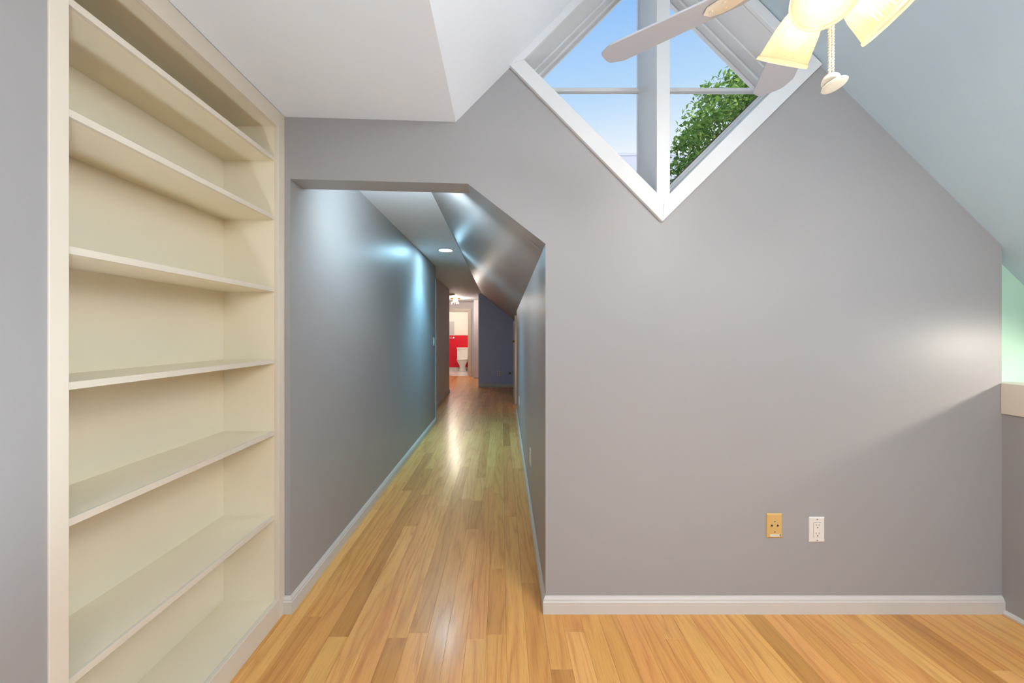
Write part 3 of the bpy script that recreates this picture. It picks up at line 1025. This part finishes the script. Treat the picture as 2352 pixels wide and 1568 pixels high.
Ms = T((HXL + (HL1 - HXL) * (5.20 - D) / (5.343 - D), 5.20, px(996, 784, 5.2).z)) @ LM
sw = plate('light_switch', 0.0705, 0.1145, Ms, M_PLATE, 'white light switch plate at the end of the blue lit hall wall', 'switch')
obj('switch_rocker', pz(extr([rounded(0.0335, 0.0665, 0.002)], 'z', 0.0055, 0.0095), Ms), M_PLATE, sw, bevel=0.001)
Mn = wallM(1145, 857, 8.9)
p_ = plate('power_outlet', 0.0705, 0.1145, Mn, M_PLATE, 'outlet plate low on the hall end wall', 'outlet')
for cy in (0.02, -0.02):
    obj('receptacle', pz(extr([rounded(0.034, 0.030, 0.008)], 'z', 0.0055, 0.0085), Mn @ T((0, cy, 0))), M_GREYP, p_)
Mv = wallM(1171, 857, 8.9)
vp = thing('vacuum_inlet', Mv @ Vector((0, -0.035, 0)), 'round grey inlet plate low on the hall end wall', 'wall inlet')
obj('ring', lathe([(0.036, 0.0), (0.036, 0.006), (0.030, 0.009), (0.024, 0.009), (0.024, 0.004)], 24, Mv), M_GREYP, vp, smooth=True)
obj('flap', lathe([(0.023, 0.002), (0.023, 0.006), (0.008, 0.007)], 24, Mv), M_SCREW, vp, smooth=True)

# ------------------------------------------------------------------ hall lights
cl = px(1023.5, 574.5, 1)
RY = (CZ - H) / (cl.z - H)
RX = cl.x * RY
rl = thing('recessed_light', (RX, RY, CZ - 0.005), 'glowing white recessed can light in the hall ceiling', 'ceiling light')
rT = T((RX, RY, CZ))
obj('trim_ring', lathe([(0.078, 0.0), (0.092, -0.001), (0.093, -0.003), (0.090, -0.0045), (0.079, -0.005), (0.074, -0.003), (0.074, 0.0)], 40, rT, cap=False), M_WIN, rl, smooth=True)
obj('lens', lathe([(0.0745, -0.0028), (0.05, -0.0034), (0.004, -0.0038)], 40, rT), M_LED, rl, smooth=True)
light('recessed_beam', 'SPOT', (RX, RY, CZ - 0.01), 150.0, (0.26, 0.69, 1.0), spot_size=math.radians(108), spot_blend=1.0, shadow_soft_size=0.05, aim=(0, 0, -1), parent=rl)
light('recessed_spill', 'AREA', (RX, RY, CZ - 0.008), 5.5, (0.34, 0.74, 1.0), shape='DISK', size=0.15, aim=(0, 0, -1), parent=rl)

# unseen fill light added behind the header to brighten the hall
r2 = thing('hall_fill_tube', (-0.46, Y0 + 0.03, 1.99), 'slim white fill tube added out of view behind the opening header', 'wall light')
obj('lamp_housing', box(-0.60, -0.32, Y0 + 0.0005, Y0 + 0.03, 1.99, 2.06), M_WIN, r2, bevel=0.004)
obj('lamp_tube', tube([(-0.59, Y0 + 0.044, 2.02), (-0.33, Y0 + 0.044, 2.02)], 0.013, 12), emit('fill_tube_glow', (0.85, 0.94, 1.0, 1), 4.0), r2, smooth=True)
light('hall_fill', 'AREA', (-0.46, Y0 + 0.062, 2.02), 12.0, (0.70, 0.89, 1.0), shape='RECTANGLE', size=0.26, size_y=0.05, aim=(-0.2, 1, -0.34), parent=r2)

sd_p = px(1038, 675, 1)
sy_ = (CZ - H) / (sd_p.z - H)
sd = thing('smoke_detector', (sd_p.x * sy_, sy_, CZ - 0.035), 'small round smoke detector on the dim hall ceiling', 'smoke detector')
obj('housing', lathe([(0.065, 0.0), (0.068, -0.012), (0.062, -0.028), (0.04, -0.034), (0.004, -0.035)], 28, T((sd_p.x * sy_, sy_, CZ))), M_GREYP, sd, smooth=True)
obj('vent_ring', lathe([(0.069, -0.014), (0.070, -0.016), (0.069, -0.018)], 28, T((sd_p.x * sy_, sy_, CZ)), cap=False), M_SCREW, sd)

FY = 10.0
fx = px(1046, 700, FY).x
fm = thing('flush_light', (fx, FY, CZ - 0.17), 'small brass ceiling light with crystal drops near the bathroom', 'ceiling light')
fmT = T((fx, FY, CZ))
obj('ceiling_plate', lathe([(0.14, 0.0), (0.14, -0.012), (0.12, -0.024), (0.03, -0.030)], 28, fmT), M_BRASS, fm, smooth=True)
obj('ring', lathe([(0.095, -0.085), (0.10, -0.085), (0.10, -0.10), (0.095, -0.10)], 24, fmT, cap=False), M_BRASS, fm)
M_WARM = emit('flush_bulb', (1.0, 0.75, 0.42, 1), 18)
for k in range(3):
    a = 2 * math.pi * k / 3 + 0.5
    obj('lamp_bulb', lathe([(0.008, -0.03), (0.012, -0.05), (0.022, -0.075), (0.018, -0.1), (0.004, -0.112)], 14, fmT @ T((0.05 * math.cos(a), 0.05 * math.sin(a), 0))), M_WARM, fm, smooth=True)
for k in range(10):
    a = 2 * math.pi * k / 10
    obj('crystal_drop', lathe([(0.001, -0.1), (0.010, -0.115), (0.013, -0.14), (0.006, -0.16), (0.001, -0.165)], 6, fmT @ T((0.097 * math.cos(a), 0.097 * math.sin(a), 0))), M_CRYSTAL, fm)
light('flush_glow', 'POINT', (fx, FY, CZ - 0.12), 38.0, (1.0, 0.88, 0.78), shadow_soft_size=0.06, parent=fm)

bl_ = thing('bathroom_light', (-1.6, 12.0, 2.16), 'white dome ceiling light inside the bathroom', 'ceiling light')
obj('base_ring', lathe([(0.15, 2.25), (0.15, 2.235), (0.14, 2.23)], 28, T((-1.6, 12.0, 0))), M_WIN, bl_, smooth=True)
obj('dome', lathe([(0.14, 2.23), (0.125, 2.20), (0.09, 2.175), (0.01, 2.165)], 28, T((-1.6, 12.0, 0))), emit('bath_dome', (1.0, 0.9, 0.78, 1), 6), bl_, smooth=True)
light('bathroom_glow', 'POINT', (-1.6, 12.0, 2.05), 32.0, (1.0, 0.86, 0.72), shadow_soft_size=0.12, parent=bl_)

# downlight in the sloped ceiling over the stairs (beyond the half wall)
ax = XR + 0.42
az_ = sl(ax)
nrm = Vector((-1, 0, -1)).normalized()
st = thing('stair_light', (ax, 1.18, az_ - 0.02), 'recessed light in the slope above the stairs', 'ceiling light')
sQ = T((ax, 1.18, az_)) @ nrm.to_track_quat('Z', 'Y').to_matrix().to_4x4()
obj('trim_ring', lathe([(0.045, 0.0), (0.06, 0.001), (0.06, 0.004), (0.045, 0.006)], 32, sQ, cap=False), M_WIN, st, smooth=True)
obj('lens', lathe([(0.046, 0.001), (0.046, 0.003), (0.004, 0.004)], 32, sQ), M_LEDG, st, smooth=True)
light('stair_beam', 'SPOT', Vector((ax, 1.18, az_)) + nrm * 0.012, 31.0, (1.0, 0.91, 0.78), spot_size=math.radians(92), spot_blend=1.0,
      shadow_soft_size=0.03, aim=(-0.50, 0.52, -0.40), parent=st)

# ------------------------------------------------------------------ bathroom things
TX, TY = px(1064, 800, 12.95).x, 12.95
to = thing('toilet', (TX, 12.75, 0), 'white toilet against the red bathroom wall', 'toilet')
tk = obj('tank', join(extr([rounded(0.42, 0.19, 0.04, 4, TX, 12.985)], 'z', 0.40, 0.76)), M_PORC, to, bevel=0.012)
obj('tank_lid', extr([rounded(0.455, 0.215, 0.045, 4, TX, 12.980)], 'z', 0.76, 0.80), M_PORC, to, bevel=0.010)
obj('flush_lever', box(TX - 0.17, TX - 0.09, 12.865, 12.878, 0.70, 0.715), M_CHROME, tk, bevel=0.004)


def ring(rx, ry, cy, z, n=28):
    return [(TX + rx * math.cos(2 * math.pi * i / n), cy + ry * math.sin(2 * math.pi * i / n), z) for i in range(n)]


secs = [ring(0.13, 0.22, 12.72, 0.0), ring(0.125, 0.21, 12.72, 0.03), ring(0.10, 0.17, 12.73, 0.12), ring(0.105, 0.18, 12.71, 0.20),
        ring(0.15, 0.22, 12.67, 0.29), ring(0.182, 0.25, 12.64, 0.36), ring(0.185, 0.255, 12.64, 0.385), ring(0.15, 0.20, 12.64, 0.387)]
V = [p for s_ in secs for p in s_]
n = 28
Fc = [(j * n + i, j * n + (i + 1) % n, (j + 1) * n + (i + 1) % n, (j + 1) * n + i) for j in range(len(secs) - 1) for i in range(n)]
Fc += [tuple(range(n - 1, -1, -1)), tuple(range((len(secs) - 1) * n, len(secs) * n))]
obj('bowl', (V, Fc), M_PORC, to, smooth=True)
obj('seat', extr([[(p[0], p[1]) for p in ring(0.188, 0.258, 12.64, 0)], [(p[0], p[1]) for p in reversed(ring(0.125, 0.185, 12.63, 0))]], 'z', 0.388, 0.404), M_PORC, to, bevel=0.005)
obj('seat_lid', extr([[(p[0], p[1]) for p in ring(0.190, 0.262, 12.64, 0)]], 'z', 0.405, 0.424), M_PORC, to, bevel=0.006)

tb = thing('towel_bar', (px(1035, 776, YW).x, YW - 0.04, px(1035, 776, YW).z), 'chrome towel bar on the red bathroom wall', 'towel bar')
tx1, tz1 = px(1042, 776, YW).x, px(1042, 776, YW).z
obj('bar', tube([(tx1 - 0.5, YW - 0.06, tz1), (tx1, YW - 0.06, tz1)], 0.011, 12), M_CHROME, tb, smooth=True)
for xx in (tx1 - 0.5, tx1):
    obj('bracket', lathe([(0.028, 0.0), (0.028, 0.008), (0.013, 0.014), (0.013, 0.06), (0.016, 0.072)], 18, T((xx, YW - 0.004, tz1)) @ BACKM), M_CHROME, tb, smooth=True)
gx = px(1043.5, 750, YW).x
gp = thing('wall_mirror', (gx - 0.25, YW - 0.01, px(1040, 770, YW).z + 0.03), 'grey framed mirror above the red bathroom wall', 'mirror')
zA, zB = px(1040, 768.5, YW).z, px(1040, 738, YW).z
obj('mirror_glass', box(gx - 0.49, gx - 0.012, YW - 0.014, YW - 0.001, zA + 0.012, zB - 0.012), M_GREYP, gp)
obj('mirror_frame', join(box(gx - 0.5, gx, YW - 0.018, YW - 0.001, zA, zA + 0.012), box(gx - 0.5, gx, YW - 0.018, YW - 0.001, zB - 0.012, zB),
                         box(gx - 0.012, gx, YW - 0.018, YW - 0.001, zA, zB), box(gx - 0.5, gx - 0.488, YW - 0.018, YW - 0.001, zA, zB)), M_GREYP, gp)

# ------------------------------------------------------------------ outside: ground made pale for bounce light, tree, pale building
obj('ground', box(-40, 60, -40, 80, -3.2, -3.0), M_GROUND, label='unseen ground outside, made pale to bounce light up at the window', cat='ground', kind='structure')
rt_ = random.Random(11)
tr = thing('tree', (6.4, 9.4, -3.0), 'leafy green tree outside the diamond window', 'tree')
tip = Vector((6.4, 9.3, 4.2))
trunk = [Vector((6.4, 9.4, -3.0)), Vector((6.35, 9.38, -1.0)), Vector((6.45, 9.35, 1.2)), Vector((6.38, 9.3, 3.2)), Vector((6.45, 9.25, 5.2)), Vector((6.3, 9.2, 7.2))]
obj('trunk', tube(trunk, [0.28, 0.23, 0.19, 0.14, 0.08, 0.02], 10), M_BARK, tr, smooth=True)
cc, rad = Vector((6.35, 9.25, 4.85)), Vector((2.45, 2.2, 2.85))
clumps = []
for i in range(520):
    while True:
        p = Vector((rt_.uniform(-1, 1), rt_.uniform(-1, 1), rt_.uniform(-1, 1)))
        if 0.3 < p.length < 0.97:
            break
    clumps.append(Vector((cc.x + p.x * rad.x, cc.y + p.y * rad.y, cc.z + p.z * rad.z)))
for i in range(26):
    c = clumps[i * 19]
    s0 = trunk[2].lerp(trunk[5], min(0.95, max(0.05, (c.z - 2.2) / 6.0)))
    mid = s0.lerp(c, 0.55) + Vector((rt_.uniform(-.15, .15), rt_.uniform(-.15, .15), -0.12))
    obj('branch', tube([s0, s0.lerp(mid, 0.5), mid, mid.lerp(c, 0.6), c], [0.055, 0.045, 0.032, 0.02, 0.008], 6), M_BARK, tr, smooth=True)
V, Fc = [], []
for c in clumps:
    r = rt_.uniform(0.20, 0.40)
    for _ in range(rt_.randint(60, 85)):
        q = c + Vector((rt_.gauss(0, r * .55), rt_.gauss(0, r * .55), rt_.gauss(0, r * .42)))
        a = Vector((rt_.gauss(0, 1), rt_.gauss(0, 1), rt_.gauss(0, 0.7))).normalized()
        b = a.orthogonal().normalized()
        b = (b + a.cross(b) * rt_.uniform(-1, 1)).normalized()
        s_ = rt_.uniform(0.045, 0.085)
        n0 = len(V)
        nn = a.cross(b) * s_ * 0.25
        V += [tuple(q - a * s_), tuple(q + b * s_ * .62 + nn), tuple(q + a * s_), tuple(q - b * s_ * .62 + nn)]
        Fc += [(n0, n0 + 1, n0 + 2), (n0, n0 + 2, n0 + 3)]
me = bpy.data.meshes.new('foliage')
me.from_pydata([tuple(Vector(v) - base[tr]) for v in V], [], Fc)
me.materials.append(M_LEAF)
fo = bpy.data.objects.new('foliage', me)
COL.objects.link(fo)
fo.parent = tr
fo['kind'] = 'stuff'

YH = 17.0
hz = px(1440, 351, YH).z
bd = thing('building', (6.0, YH + 3, -3.0), 'pale neighbouring building behind the tree outside', 'building')
obj('wall', box(1.5, 10.5, YH, YH + 6, -3.0, hz - 0.12), M_HOUSE, bd)
obj('cornice', box(1.5, 10.5, YH - 0.01, YH + 6, hz - 0.12, hz), M_HOUSE, bd)
